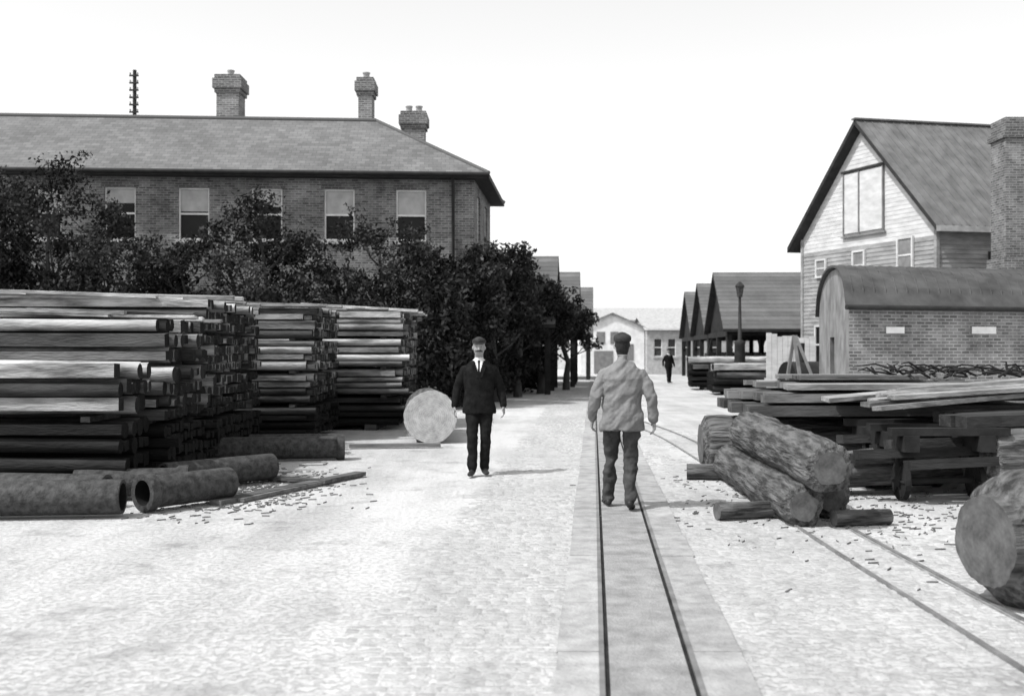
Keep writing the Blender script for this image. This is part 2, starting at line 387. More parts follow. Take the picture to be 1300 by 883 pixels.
# ------------------------------------------------------------------ vaulted brick shed
Vb=empty('barrel_roof_brick_shed')
F=frame((7.9,24),(.19,.98),(.965,.264)); G=6.7; LEN=13; ez=2.65; rise=1.12
arc=lambda k,n=20:(G/2-G/2*math.cos(math.pi*k/n), ez+rise*math.sin(math.pi*k/n)**.9)
mb=MB()
fr=frame((7.9,24),(.965,.264),(.19,.98)); wall(mb,fr,0,LEN,0,ez,[(7.0,8.0,.9,2.0)],0)
pts=[(0,0),(G,0)]+[arc(20-k) for k in range(21)]
dr=(2.9,3.9,.9,2.0)
for k in range(20):
    a,b=arc(k),arc(k+1); mb.poly([F(a[0],0,ez),F(b[0],0,ez),F(b[0],0,b[1]),F(a[0],0,a[1])],1)
fe=frame((7.9,24),(.19,.98),(.965,.264)); wall(mb,fe,0,G,0,ez,[dr],1)
mb.poly([F(G,0,0),F(G,LEN,0),F(G,LEN,ez),F(G,0,ez)],0)
mb.poly([F(a,LEN,b) for a,b in pts],0)
mb.poly([F(dr[0],.16,dr[2]),F(dr[1],.16,dr[2]),F(dr[1],.16,dr[3]),F(dr[0],.16,dr[3])],2)
mb.poly([fr(7,.16,.9),fr(8,.16,.9),fr(8,.16,2),fr(7,.16,2)],2)
for (a,b,c,d) in ((1.0,1.5,2.05,2.2),(3.4,4.1,2.05,2.22)): mb.box(a,b,-.03,-.003,c,d,3,1,fr)
mb.obj('walls',['brick2','render','glass','white'],Vb)
mb=MB(); n=20
for k in range(n):
    a,b=arc(k,n),arc(k+1,n)
    a=(a[0],a[1]+.05);b=(b[0],b[1]+.05)
    if k==0: a=(a[0]-.15,a[1]-.05)
    if k==n-1: b=(b[0]+.15,b[1]-.05)
    c=[F(a[0],-.12,a[1]),F(a[0],LEN,a[1]),F(b[0],LEN,b[1]),F(b[0],-.12,b[1])]
    mb.hexa(c+[p+Vector((0,0,.06)) for p in c],0)
for k in range(43):
    t=.1+k*.3; mb.tube([F(arc(j,12)[0],t,arc(j,12)[1]+.11) for j in range(13)],[.022]*13,5,0)
mb.tube([F(-.16,-.1,ez+.0),F(-.16,LEN,ez+.0)],[.06,.06],8,1)
mb.obj('roof',['corrd','trim'],Vb)
mb=MB(); x,y=16.15,32.9
mb.box(x-.62,x+.62,y-.6,y+.6,0,4.6,0); mb.box(x-.52,x+.52,y-.5,y+.5,4.6,8.4,0); mb.box(x-.6,x+.6,y-.58,y+.58,8.4,8.6,0); mb.box(x-.52,x+.52,y-.5,y+.5,8.6,9.05,0)
mb.obj('chimney',['brick'],Vb)

# ------------------------------------------------------------------ open storage sheds
def shed(x,y,dirx,L,hw,rz,ez_,roofm='sheet',ylean=0):
    E_=empty('open_storage_shed')
    sd=Vector((K,1,0)).normalized()
    F=frame((x,y),(dirx,-.02*dirx+ylean),(sd.x,sd.y))
    mb=MB()
    for s in (-1,1):
        c=[F(-.3,s*(hw+.3),ez_-.1),F(L,s*(hw+.3),ez_-.1),F(L,0,rz),F(-.3,0,rz)]
        ln=(c[3]-c[0]).length
        mb.poly(c,0,1,[(0,0),(L,0),(L,ln),(0,ln)])
        D=Vector((0,0,-.13)); mb.poly([p+D for p in reversed(c)],1); mb.poly([c[0],c[3],c[3]+D,c[0]+D],1); mb.poly([c[0],c[0]+D,c[1]+D,c[1]],1)
    mb.obj('roof',[roofm,'trim'],E_)
    mb=MB()
    n=10
    for k in range(2*n):
        a=-hw+k*hw/n; b=a+hw/n-.02; za=rz-.15-(rz-ez_)*abs(a)/hw; zb=rz-.15-(rz-ez_)*abs(b)/hw
        mb.poly([F(0,a,ez_-.25),F(0,b,ez_-.25),F(0,b,max(zb,ez_-.2)),F(0,a,max(za,ez_-.2))],0)
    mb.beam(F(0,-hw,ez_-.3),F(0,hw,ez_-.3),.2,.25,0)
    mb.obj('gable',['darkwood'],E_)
    mb=MB()
    for t in (-hw,0,hw):
        s=0
        while s<L:
            p=F(s,t,0); mb.box(p.x-.11,p.x+.11,p.y-.11,p.y+.11,0,ez_-.2,0)
            if t: mb.beam(F(s,t,ez_-1),F(s,t*.7,ez_-.3),.1,.1,0)
            s+=4
        mb.beam(F(0,t,ez_-.27),F(L,t,ez_-.27),.14,.2,0)
    mb.obj('posts',['darkwood'],E_)
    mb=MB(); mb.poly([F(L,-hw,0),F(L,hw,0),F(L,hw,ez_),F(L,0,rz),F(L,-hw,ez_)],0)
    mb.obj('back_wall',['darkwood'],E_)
for (x,y) in ((10.1,50),(10.75,58),(11.4,66)): shed(x,y,1,14,3.8,5.5,2.75)
for (x,y) in ((1.65,42.6),(3.1,51),(4.7,63)): shed(x,y,-1,14,3.8,5.6,2.75)

Wb=empty('white_workshop'); mb=MB(); x0,x1,y=5.0,9.7,75
mb.poly([(x0,y,0),(x1,y,0),(x1,y,3.4),((x0+x1)/2,y,4.4),(x0,y,3.4)],0)
mb.poly([(x1,y,0),(x1,y+14,0),(x1,y+14,3.4),(x1,y,3.4)],0); mb.poly([(x0,y+14,0),(x0,y,0),(x0,y,3.4),(x0,y+14,3.4)],0)
mb.poly([(x0,y+14,0),(x1,y+14,0),(x1,y+14,3.4),((x0+x1)/2,y+14,4.4),(x0,y+14,3.4)],0)
mb.obj('walls',['white'],Wb); mb=MB()
xm=(x0+x1)/2
for a in (x0-.2,x1+.2): mb.poly([(a,y-.2,3.38),(xm,y-.2,4.5),(xm,y+14,4.5),(a,y+14,3.38)],0); mb.poly([(a,y-.2,3.28),(xm,y-.2,4.4),(xm,y-.2,4.5),(a,y-.2,3.38)],0)
mb.obj('roof',['grey'],Wb); mb=MB()
for a,b,c,d in ((6.2,6.8,2.2,3.1),(7.2,7.8,2.2,3.1),(6.0,7.4,.05,1.7),(8.3,8.9,1.0,2.2)): mb.box(a,b,y-.04,y-.004,c,d,0)
mb.obj('windows_and_door',['grey'],Wb)
Wk=empty('brick_workshop'); mb=MB(); x0,x1,y=9.75,17.5,74
f=frame((x0,y),(1,0),(0,1)); ops=[(a,a+.6,1.3,2.6) for a in (.5,1.5,2.5,3.5,4.6,5.7)]
wall(mb,f,0,x1-x0,0,3.3,ops,0); mb.poly([(x0,y+9,0),(x0,y,0),(x0,y,3.3),(x0,y+4.5,4.2),(x0,y+9,3.3)],0); mb.poly([(x1,y,0),(x1,y+9,0),(x1,y+9,3.3),(x1,y+4.5,4.2),(x1,y,3.3)],0); mb.poly([(x0,y+9,0),(x1,y+9,0),(x1,y+9,3.3),(x0,y+9,3.3)],0)
mb.obj('walls',['stone'],Wk); mb=MB()
for o in ops: sash(mb,f,*o,blind=0)
mb.obj('windows',['white','iron','blind','stone'],Wk); mb=MB()
for s in (0,1):
    yy=y-.3 if not s else y+9.3; mb.poly([(x0-.2,yy,3.2),(x1+.2,yy,3.2),(x1+.2,y+4.5,4.25),(x0-.2,y+4.5,4.25)],0,1,[(0,0),(8,0),(8,5),(0,5)])
mb.obj('roof',['stone'],Wk)
Lw=empty('long_warehouse'); mb=MB(); x0,x1,y=-4,34,96
mb.box(x0,x1,y,y+12,0,4.6,0); mb.obj('walls',['clapw'],Lw); mb=MB()
mb.poly([(x0-.3,y-.4,4.6),(x1+.3,y-.4,4.6),(x1+.3,y+6,6.0),(x0-.3,y+6,6.0)],0); mb.poly([(x0-.3,y+12.4,4.6),(x1+.3,y+12.4,4.6),(x1+.3,y+6,6.0),(x0-.3,y+6,6.0)],0)
mb.obj('roof',['stone'],Lw)

# ------------------------------------------------------------------ foliage
def leaves(mb,centers,n,size,rng,m=1):
    tot=sum(c[1]**2 for c in centers)
    for (c,r,t) in centers:
        k=int(n*r*r/tot)
        for _ in range(k):
            d=Vector((rng.gauss(0,1),rng.gauss(0,1),rng.gauss(0,1)))
            d=d.normalized()*r*(rng.random()**.45)*rng.uniform(.7,1.35); d.z*=.85
            p=c+d; s=size*rng.uniform(.5,1.4)
            a=Vector((rng.gauss(0,1),rng.gauss(0,1),rng.gauss(0,1))).normalized(); b=a.cross(Vector((rng.gauss(0,1),rng.gauss(0,1),rng.gauss(0,1)))).normalized()
            if p.z<.05: continue
            mb.poly([p-a*s,p+b*s*.5,p+a*s,p-b*s*.5],m,t*rng.uniform(.5,1.5))
def tree(name,x,y,h,r,n=4500,seed=0,z0=None,sz=.09,trunk=.12,nb=26):
    rng=random.Random(seed); mb=MB(); z0=z0 if z0 is not None else h*.28
    base=Vector((x,y,0)); pts=[base]; rad=[trunk]; k=6
    for i in range(1,k): pts.append(base+Vector((rng.uniform(-.12,.12)*i*.4,rng.uniform(-.12,.12)*i*.4,h*.82*i/(k-1)))); rad.append(trunk*(1-i/k*.88))
    mb.tube(pts,rad,8,0)
    cs=[]
    for i in range(nb):
        f=rng.uniform(0,1)**.85; z=z0+(h-z0)*f
        wr=r*(math.sin(math.pi*min(1,.25+f*.68))**.7)
        a=rng.uniform(0,6.28)+i*2.4; rr=wr*rng.uniform(.3,1.0)
        tip=base+Vector((math.cos(a)*rr,math.sin(a)*rr,z))
        st=base+Vector((0,0,max(.3,z-rr*.9))); mid=(st+tip)/2+Vector((0,0,-.1))
        mb.tube([st,mid,tip],[trunk*.3,trunk*.18,.01],5,0)
        cs.append((tip,r*rng.uniform(.2,.4),rng.uniform(.4,1.7)))
        for q in range(2):
            tp=tip+Vector((rng.gauss(0,.3),rng.gauss(0,.3),rng.gauss(0,.3)))*r*.7
            mb.tube([mid,tp],[trunk*.12,.006],4,0); cs.append((tp,r*rng.uniform(.1,.25),rng.uniform(.4,1.8)))
    leaves(mb,cs,n,sz,rng)
    mb.obj(name,['bark','leaf'])
sd=11
for (x,y,h,r,n) in ((-15.6,29,6.2,2.0,9000),(-14.3,28.6,6.2,1.8,8000),(-12.9,28.8,6.9,1.9,9000),(-11.6,29.3,5.7,1.7,6500),(-10.3,29.6,5.2,1.5,5000),(-9.2,29.2,4.8,1.4,4500),(-8.1,29.8,5.3,1.5,4500),(-7.1,29.5,5.9,1.6,4500),(-6.0,29.8,4.9,1.3,4000),(-4.9,30,4.8,1.3,4000),(-3.9,30.2,5.3,1.5,5000),(-2.8,30,4.8,1.3,5000)):
    tree('garden_tree',x,y,h,r,n,sd,z0=1.2,sz=.065); sd+=1
for (x,y,h,r,n) in ((-1.5,31,4.2,1.3,8500),(-.55,33,4.9,1.5,9500),(.2,36.5,4.3,1.4,8000),(1.1,39.5,3.9,1.3,6500),(2.3,43.5,3.6,1.2,5500)):
    tree('street_tree',x,y,h,r,n,sd,z0=1.9,sz=.08,trunk=.16); sd+=1
mb=MB(); rng=random.Random(5); cs=[]
for i in range(170):
    f=rng.random(); x=-19+f*17.6; cs.append((Vector((x,28.4+rng.uniform(-.4,.8),rng.uniform(.6,3.1+.8*noise.noise(Vector((x*.7,0,0)))))),rng.uniform(.4,.75),rng.uniform(.3,1.3)))
for i in range(34):
    f=i/33; cs.append((Vector((-1.9+f*3.0,29+f*12,rng.uniform(.5,1.9))),rng.uniform(.5,.75),rng.uniform(.3,.8)))
leaves(mb,cs,60000,.085,rng,0); mb.obj('hedge',['leaf'])
mb=MB(); cs=[]
for i in range(160): cs.append((Vector((-120+i*1.6,135+rng.uniform(-3,3),rng.uniform(.8,2.6))),rng.uniform(1.2,2.2),rng.uniform(.7,1.4)))
leaves(mb,cs,9000,.4,rng,0); mb.obj('background_treeline',['leaf'])

# ------------------------------------------------------------------ timber stacks
def stack(name,x,y,L,Dp,H_,dirL,dirD,r=.1,seed=0,planks=True,jit=.010,dark=.5,rp_=.45):
    rng=random.Random(seed); mb=MB(); F=frame((x,y),dirL,dirD); z=.12
    for s in (.6,L*.5,L-.6): mb.box(s-.12,s+.12,0,Dp,0,.12,0,.2,F)
    lay=0
    while z<H_-.05:
        rr=r*rng.uniform(.8,1.2); t=rr
        hgt=z/H_; top=z+2*rr>=H_-.12; ljit=rng.uniform(-.03,.03); first=True
        while t<Dp:
            q=rr*rng.uniform(.72,1.1); s0=ljit+rng.gauss(0,jit)*(1 if not top else 8)
            if rng.random()<.04: s0-=rng.uniform(.03,.12)
            if first: s0+=rng.choice((0,0,.12,-.16,-.05))
            a=L+rng.uniform(-.3,.3)
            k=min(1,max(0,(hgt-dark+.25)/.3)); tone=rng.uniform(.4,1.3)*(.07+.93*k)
            if rng.random()<.27: tone*=.25
            zz=z+rr+rng.uniform(-.02,.02); dz=rng.uniform(-.035,.035)
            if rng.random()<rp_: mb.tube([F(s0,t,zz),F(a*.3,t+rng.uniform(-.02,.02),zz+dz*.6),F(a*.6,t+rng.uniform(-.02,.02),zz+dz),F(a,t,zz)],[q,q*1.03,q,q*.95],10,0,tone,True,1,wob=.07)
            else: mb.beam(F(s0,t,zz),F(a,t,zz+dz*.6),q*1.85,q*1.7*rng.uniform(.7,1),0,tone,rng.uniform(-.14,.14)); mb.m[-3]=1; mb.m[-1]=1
            t+=2*rr*rng.uniform(.98,1.08); first=False
        z+=2*rr*.97; lay+=1
        if lay%4==0 and z<H_-.3:
            for s in (.35,L*.5,L-.5): mb.box(s-.05,s+.05,.05,Dp-.05,z,z+.06,0,.15,F)
            z+=.06
    if planks:
        for k in range(int(Dp*9)):
            t=rng.uniform(0,Dp); s0=rng.uniform(-.35,.8); a=rng.uniform(2,L); zz=z+rng.uniform(.01,.08)
            mb.beam(F(s0,t,zz-rng.uniform(0,.03)),F(s0+a,t+rng.uniform(-.25,.25),zz+rng.uniform(0,.12)),rng.uniform(.08,.2),rng.uniform(.025,.06),0,rng.choice((.25,.7,1,1.2,1.4)),rng.uniform(-.2,.2))
    mb.obj(name,['wood','wend'])
A=(-1,-.03)
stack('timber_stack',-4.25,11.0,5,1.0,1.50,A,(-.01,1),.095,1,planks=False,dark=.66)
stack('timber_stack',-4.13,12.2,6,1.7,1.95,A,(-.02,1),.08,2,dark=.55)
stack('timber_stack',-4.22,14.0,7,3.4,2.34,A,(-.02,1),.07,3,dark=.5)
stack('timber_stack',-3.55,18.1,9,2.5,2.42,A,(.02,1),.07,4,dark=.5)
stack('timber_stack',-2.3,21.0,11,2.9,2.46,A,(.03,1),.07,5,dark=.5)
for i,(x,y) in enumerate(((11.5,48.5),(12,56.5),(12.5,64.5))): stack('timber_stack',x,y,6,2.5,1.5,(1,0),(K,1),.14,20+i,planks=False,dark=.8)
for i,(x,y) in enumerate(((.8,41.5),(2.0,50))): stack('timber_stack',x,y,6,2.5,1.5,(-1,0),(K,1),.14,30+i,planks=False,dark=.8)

# ------------------------------------------------------------------ pipes & logs
def pipe(p0,p1,r=.17,collar=True):
    p0=Vector(p0);p1=Vector(p1);d=(p1-p0); L=d.length; q=d.to_track_quat('Z','Y').to_matrix().to_4x4(); mw=Matrix.Translation(p0)@q
    mb=MB(); n=32
    def ring(rad,z): return [(rad*math.cos(6.28318*j/n),rad*math.sin(6.28318*j/n),z) for j in range(n)]
    prof=[(r*.78,0),(r*1.15,0),(r*1.18,.02),(r*1.15,.1),(r,.13),(r,L-.02),(r*.98,L),(r*.8,L)] if collar else [(r*.78,0),(r*.98,0),(r,.02),(r,L-.02),(r*.98,L),(r*.8,L)]
    for k in range(len(prof)-1): mb.loft([ring(*prof[k]),ring(*prof[k+1])],0,1,True,caps=False)
    mb.loft([ring(r*.8,L),ring(r*.78,0)],1,1,True,caps=False)
    return mb.obj('iron_pipe',['iron','ironin'],None,mw)
pipe((-3.78,9.95,.2),(-6.2,9.7,.2),.17,False)
pipe((-3.68,10.2,.2),(-3.05,11.05,.2),.165)
pipe((-2.98,12.7,.19),(-3.95,11.6,.19),.16,False)
pipe((-3.55,11.25,.19),(-4.7,11.0,.19),.15)
pipe((-2.5,15.3,.19),(-4.6,14.9,.19),.17)
pipe((-2.75,16.2,.17),(-4.1,16.0,.17),.15,False)
pipe((-4.15,10.5,.19),(-5.6,10.7,.19),.16,False)
def log(name,p0,p1,r0,r1,seed=0,endm='ring',knob=.06,rnd=0.,nseg=48):
    p0=Vector(p0);p1=Vector(p1);d=(p1-p0); L=d.length; q=d.to_track_quat('Z','Y').to_matrix().to_4x4(); mw=Matrix.Translation(p0)@q
    mb=MB(); n=64; rings=[]
    for i in range(nseg+1):
        f=i/nseg; z=f*L
        if rnd: z=L*(.5-.5*math.cos(math.pi*f))
        rr=r0+(r1-r0)*f
        if rnd:
            e=min(z,L-z)/rnd
            if e<1: rr*=math.sqrt(max(.45,1-(1-e)**2))
        ring=[]
        for j in range(n):
            a=2*math.pi*j/n; v=Vector((math.cos(a)*1.2,math.sin(a)*1.2,z*1.1+seed*9))
            w=1+knob*1.4*noise.noise(v)+knob*.6*noise.noise(v*3.1)+knob*.8*abs(noise.noise(Vector((math.cos(a)*7,math.sin(a)*7,z*1.2+seed))))+knob*.5*noise.noise(Vector((math.cos(a)*14,math.sin(a)*14,z*2.5+seed)))
            ring.append((rr*w*math.cos(a),rr*w*math.sin(a),z))
        rings.append(ring)
    mb.loft(rings,0,1,True,1,1)
    return mb.obj(name,['logbark',endm],None,mw)
log('sawn_log',(-1.42,17.9,.47),(-1.75,21.0,.45),.46,.42,1,'ring',.03)
log('rough_log',(2.83,9.1,.57),(2.90,12.6,.62),.22,.25,2,'ringd',.11,.05)
log('rough_log',(2.66,9.35,.19),(2.72,12.8,.22),.19,.22,3,'ringd',.12,.05)
log('rough_log',(3.06,9.8,.2),(3.2,12.8,.22),.18,.2,13,'ringd',.1,.05)
log('rough_log',(2.50,13.6,.38),(6.8,13.5,.42),.37,.33,4,'ringd',.1,.1)
log('rough_log',(3.5,11.5,.28),(5.6,11.9,.34),.2,.22,8,'ringd',.09)
log('rough_log',(5.0,11.1,.42),(8.6,11.5,.44),.38,.4,5,'ringd',.09,.1)
log('rough_log',(2.95,6.4,.42),(5.2,6.9,.48),.42,.46,6,'ringd',.06,.25)
for i,(a,b,r) in enumerate((((2.2,12.9,.1),(2.8,12.8,.1),.095),((1.95,9.75,.09),(2.5,9.9,.09),.08),((2.95,9.4,.08),(3.5,9.5,.08),.075),((3.4,12.1,.09),(5.2,12.4,.09),.09))):
    log('timber_offcut',a,b,r,r*.95,30+i,'ringd',.08)
mb=MB(); rng=random.Random(3)
def pl(p0,p1,w,h,t,roll=0): mb.beam(p0,p1,w,h,0,t,roll)
for k in range(9): pl((2.95+rng.uniform(-.1,.1),12.6+k*.27,.88),(6.4,12.5+k*.27,.9),.25,.13,rng.uniform(.1,.3))
for k in range(9): pl((3.1+rng.uniform(-.25,.2),12.6+k*.26,1.03),(6.0+rng.uniform(-.3,.5),12.5+k*.27,1.06),.25,.1,rng.uniform(.15,.5),rng.uniform(-.03,.03))
for k in range(8): pl((3.25+rng.uniform(-.2,.35),12.8+k*.26,1.17),(5.9+rng.uniform(-.3,.5),12.7+k*.27,1.18),.24,.07,rng.uniform(.3,.8),rng.uniform(-.04,.04))
for k in range(5): pl((3.6+rng.uniform(-.2,.35),13.3+k*.26,1.27),(5.6+rng.uniform(-.3,.3),13.2+k*.27,1.27),.24,.05,rng.uniform(.2,.7),rng.uniform(-.05,.05))
mb.obj('sawn_timber_pile',['plank'])
mb=MB()
for k in range(7): pl((4.0+rng.uniform(-.3,.45),11.3+k*.17,.98+k*.012),(8.4,12.6+k*.2+rng.uniform(-.1,.1),1.26+k*.02),.17,.05,rng.uniform(.4,1.15),rng.uniform(-.14,.14))
for k in range(4): pl((4.3+rng.uniform(-.3,.5),11.6+k*.22,1.09+k*.02),(8.6,12.2+k*.25+rng.uniform(-.2,.2),1.32+k*.02),.18,.045,rng.uniform(.5,1.2),rng.uniform(-.14,.14))
for k in range(5): pl((4.7+k*.06+rng.uniform(-.2,.2),10.9+k*.2,.86),(8.0,11.6+k*.25,.92),.2,.12,rng.uniform(.08,.25))
for k in range(6): pl((3.9+rng.uniform(-.3,.3),10.7+k*.22,.42+.09*(k%3)),(6.6,11.0+k*.25,.5+.07*(k%3)),.17,.1,rng.uniform(.04,.14),rng.uniform(-.2,.2))
mb.obj('plank_pile',['plank'])
mb=MB()
for k in range(90):
    p=Vector((rng.uniform(5.0,8),rng.uniform(13,14.5),1.27+rng.uniform(0,.1))); d=Vector((rng.uniform(-.6,.6),rng.uniform(-.3,.3),rng.uniform(-.02,.12)))
    mb.tube([p,p+d*.5+Vector((rng.uniform(-.06,.06),0,rng.uniform(0,.08))),p+d],[.018,.013,.006],5,0)
mb.obj('brushwood_pile',['darkwood'])
T=empty('timber_trolley')
mb=MB()
for x in (4.2,5.0): mb.box(x-.08,x+.08,10.75,12.4,.55,.72,0)
for y in (10.85,11.5,12.3): mb.box(4.0,5.25,y-.07,y+.07,.72,.80,0)
mb.obj('frame',['darkwood'],T)
mb=MB()
for x in (4.2,5.0):
    for y in (11.05,12.1):
        mb.tube([(x-.03,y,.22),(x+.03,y,.22)],[.21,.21],22,0,1,False); mb.tube([(x-.05,y,.22),(x+.05,y,.22)],[.07,.07],12,0)
        for k in range(6):
            a=k*math.pi/3; mb.beam((x-.035,y,.22),(x-.035,y+.19*math.cos(a),.22+.19*math.sin(a)),.025,.02,0)
        mb.box(x-.045,x+.045,y-.06,y+.06,.25,.56,0)
for y in (11.05,12.1): mb.tube([(4.2,y,.22),(5.0,y,.22)],[.035,.035],8,0)
mb.obj('wheels',['darkwood'],T)
def plankobj(p0,p1,w,h,t):
    mb=MB(); mb.beam(p0,p1,w,h,0,t); mb.obj('loose_plank',['plank'])
plankobj((-3.1,10.7,.03),(-1.95,13.2,.04),.16,.05,.3); plankobj((-2.9,10.9,.03),(-2.2,12.6,.035),.12,.04,.45); plankobj((-3.5,13.0,.04),(-2.2,12.3,.05),.14,.04,.22); plankobj((-2.7,17,.05),(-1.2,17.2,.05),.14,.06,.5)
mb=MB()
for k in range(1500):
    f=rng.random()
    if f<.6: x,y=rng.gauss(-3.1,.5),rng.gauss(11.9,1.0)
    else: x,y=rng.gauss(3.3,.9),rng.gauss(10.6,1.5)
    s=rng.uniform(.008,.03); a=rng.gauss(.6,.6)
    mb.beam((x,y,.006),(x+s*math.cos(a)*3,y+s*math.sin(a)*3,.008),s*.35,.01,0)
mb.obj('bark_debris',['straw'])

# ------------------------------------------------------------------ mid distance yard things
L_=empty('street_lamp'); mb=MB(); x,y=8.9,40
mb.tube([(x,y,0),(x,y,.5),(x,y,1.9),(x,y,2.0),(x,y,2.1),(x,y,3.75)],[.3,.24,.2,.24,.08,.05],12,0)
mb.obj('post',['trim'],L_); mb=MB()
mb.tube([(x,y,3.75),(x,y,4.15)],[.10,.16],6,0,1,False); mb.tube([(x,y,4.15),(x,y,4.2),(x,y,4.35)],[.19,.18,.04],6,1,1,False)
mb.obj('lantern',['iron','trim'],L_)
mb=MB(); mb.tube([(8.9,33.2,.75),(10.2,33.6,.75)],[.55,.55],20,0,1,True,1)
mb.tube([(9.4,33.3,1.2),(9.4,33.3,1.9)],[.12,.12],10,0); mb.obj('iron_boiler',['trim','ironin'])
mb=MB()
for k in range(9): mb.box(8.95+k*.19,9.13+k*.19,36,36.05,.1,2.25+rng.uniform(-.06,.06)-k*.02,0,1)
mb.box(8.9,10.6,36.06,36.12,1.7,1.8,0); mb.box(8.9,10.6,36.06,36.12,.6,.7,0)
mb.obj('white_board_fence',['clapw'])
mb=MB(); mb.beam((8.7,30.5,0),(8.45,30.7,2.1),.09,.09,0); mb.beam((9.3,30.5,0),(8.5,30.7,2.1),.09,.09,0); mb.beam((8.3,31.3,0),(8.45,30.7,2.1),.09,.09,0); mb.obj('wooden_tripod',['grey'])
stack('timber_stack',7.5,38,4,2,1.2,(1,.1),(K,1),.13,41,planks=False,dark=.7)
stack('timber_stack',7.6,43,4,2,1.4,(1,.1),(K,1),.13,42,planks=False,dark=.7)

# ------------------------------------------------------------------ people
def person(name,loc,rot,P,mats,vox=.008):
    mb=MB(); bones=[]
    def tb(pts,rad,label,ref=(0,1,0),n=14):
        mb.tube(pts,rad,n,0,1,True,None,ref,True,0,True)
        for i in range(len(pts)-1): bones.append((Vector(pts[i]),Vector(pts[i+1]),max(rad[i]) if isinstance(rad[i],tuple) else rad[i],max(rad[i+1]) if isinstance(rad[i+1],tuple) else rad[i+1],label))
    def stackl(rings,n=28,e=.85):
        rr=[]
        for (z,cx,cy,a,b) in rings:
            q=[]
            for j in range(n):
                t=2*math.pi*j/n; c=math.cos(t);s_=math.sin(t)
                q.append((cx+a*math.copysign(abs(c)**e,c),cy+b*math.copysign(abs(s_)**e,s_),z))
            rr.append(q)
        mb.loft(rr)
    k=P.get('bulk',1); hem=P.get('hem',.82); hm=P.get('hemr',.215)
    stackl([(hem,0,.0,hm,.15),(hem+.02,0,0,hm+.004,.152),(.95,0,.0,.195*k,.14*k),(1.08,0,0,.180*k,.128*k),(1.2,0,0,.188*k,.132*k),(1.32,0,.005,.203*k,.135*k),(1.375,0,.008,.205,.122),(1.415,0,.01,.185,.102),(1.445,0,.01,.145,.088),(1.475,0,.012,.095,.075),(1.505,0,.012,.066,.062)])
    for sx in (-1,1):
        q=P['L' if sx>0 else 'R']
        hip,kn,an=q['hip'],q['knee'],q['ankle']; lr=P.get('leg',1)
        m1=tuple((Vector(hip)*.5+Vector(kn)*.5)); m2=tuple((Vector(kn)*.5+Vector(an)*.5)+Vector((0,.012,0)))
        tb([hip,m1,kn,m2,an],[(.098*lr,.1*lr),(.086*lr,.09*lr),(.070*lr,.073*lr),(.066*lr,.07*lr),(.062*lr,.066*lr)],'t')
        A_=Vector(an); rm=Matrix.Rotation(q.get('pitch',0),4,'X')
        def S_(v): return tuple(A_+ (rm@Vector(v)))
        h=-q.get('drop',.085); tox=.025*sx
        tb([S_((0,.05,h+.038)),S_((0,.0,h+.045)),S_((tox*.4,-.07,h+.036)),S_((tox,-.14,h+.027)),S_((tox*1.2,-.19,h+.025))],[(.033,.036),(.038,.045),(.040,.036),(.043,.027),(.032,.02)],'b',(0,0,1))
        tb([S_((0,.01,0.0)),S_((0,.01,h+.04))],[.045,.042],'b')
        sh,el,wr=Vector(q['sh']),Vector(q['elbow']),Vector(q['wrist'])
        tb([tuple(sh),tuple(sh*.55+el*.45),tuple(el),tuple(el*.5+wr*.5),tuple(wr)],[.064*k,.062*k,.055*k,.05*k,.043*k],'j')
        d=(wr-el).normalized(); d=(d+Vector((0,-.12,-.5))).normalized(); f=Vector((0,-1,0)); f=(f-d*f.dot(d)).normalized(); inn=d.cross(f).normalized()
        if inn.x*sx>0: inn=-inn
        tb([tuple(wr-d*.02),tuple(wr+d*.035),tuple(wr+d*.10)],[(.024,.024),(.020,.034),(.017,.042)],'s',tuple(f),12)
        for i,Lf_ in enumerate((.072,.082,.077,.058)):
            b0=wr+d*.098+f*(.033-.0225*i); a1=.2+.08*i
            d1=(d*math.cos(a1)+inn*math.sin(a1)); d2=(d*math.cos(a1+.5)+inn*math.sin(a1+.5)); d3=(d*math.cos(a1+.9)+inn*math.sin(a1+.9))
            p1=b0+d1*Lf_*.45; p2=p1+d2*Lf_*.33; p3=p2+d3*Lf_*.24
            tb([tuple(b0-d*.015),tuple(p1),tuple(p2),tuple(p3)],[.0095,.009,.0085,.0075],'s',(0,1,0),8)
        t0=wr+d*.035+f*.025; t1=t0+(d*.6+f*.75+inn*.3).normalized()*.038; t2=t1+(d*.9+f*.3+inn*.3).normalized()*.03
        tb([tuple(t0),tuple(t1),tuple(t2)],[.013,.011,.009],'s',(0,1,0),8)
    tb([(0,.012,1.46),(0,.004,1.57)],[.058,.056],'n')
    rr=[]
    for (z,cy,a,b) in [(1.540,-.040,.025,.03),(1.55,-.035,.043,.052),(1.57,-.025,.055,.07),(1.60,-.012,.066,.088),(1.64,-.004,.073,.098),(1.68,0,.077,.102),(1.72,.004,.075,.098),(1.75,.006,.062,.08),(1.772,.008,.04,.05),(1.78,.008,.015,.02)]:
        rr.append([(a*math.cos(2*math.pi*j/24),cy+b*math.sin(2*math.pi*j/24),z) for j in range(24)])
    mb.loft(rr)
    tb([(0,-.098,1.672),(0,-.112,1.645),(0,-.122,1.628)],[.010,.012,.015],'h',n=10)
    tb([(-.045,-.088,1.684),(0,-.1,1.687),(.045,-.088,1.684)],[.011,.012,.011],'h',(0,0,1),10)
    tb([(-.022,-.094,1.594),(0,-.099,1.594),(.022,-.094,1.594)],[.008,.009,.008],'h',(0,0,1),8)
    for sx in (-1,1):
        tb([(sx*.076,.0,1.66),(sx*.080,.006,1.630)],[(.008,.02),(.007,.015)],'h',(1,0,0),10)
        tb([(sx*.04,-.07,1.625),(sx*.045,-.062,1.61)],[.024,.02],'h',n=10)
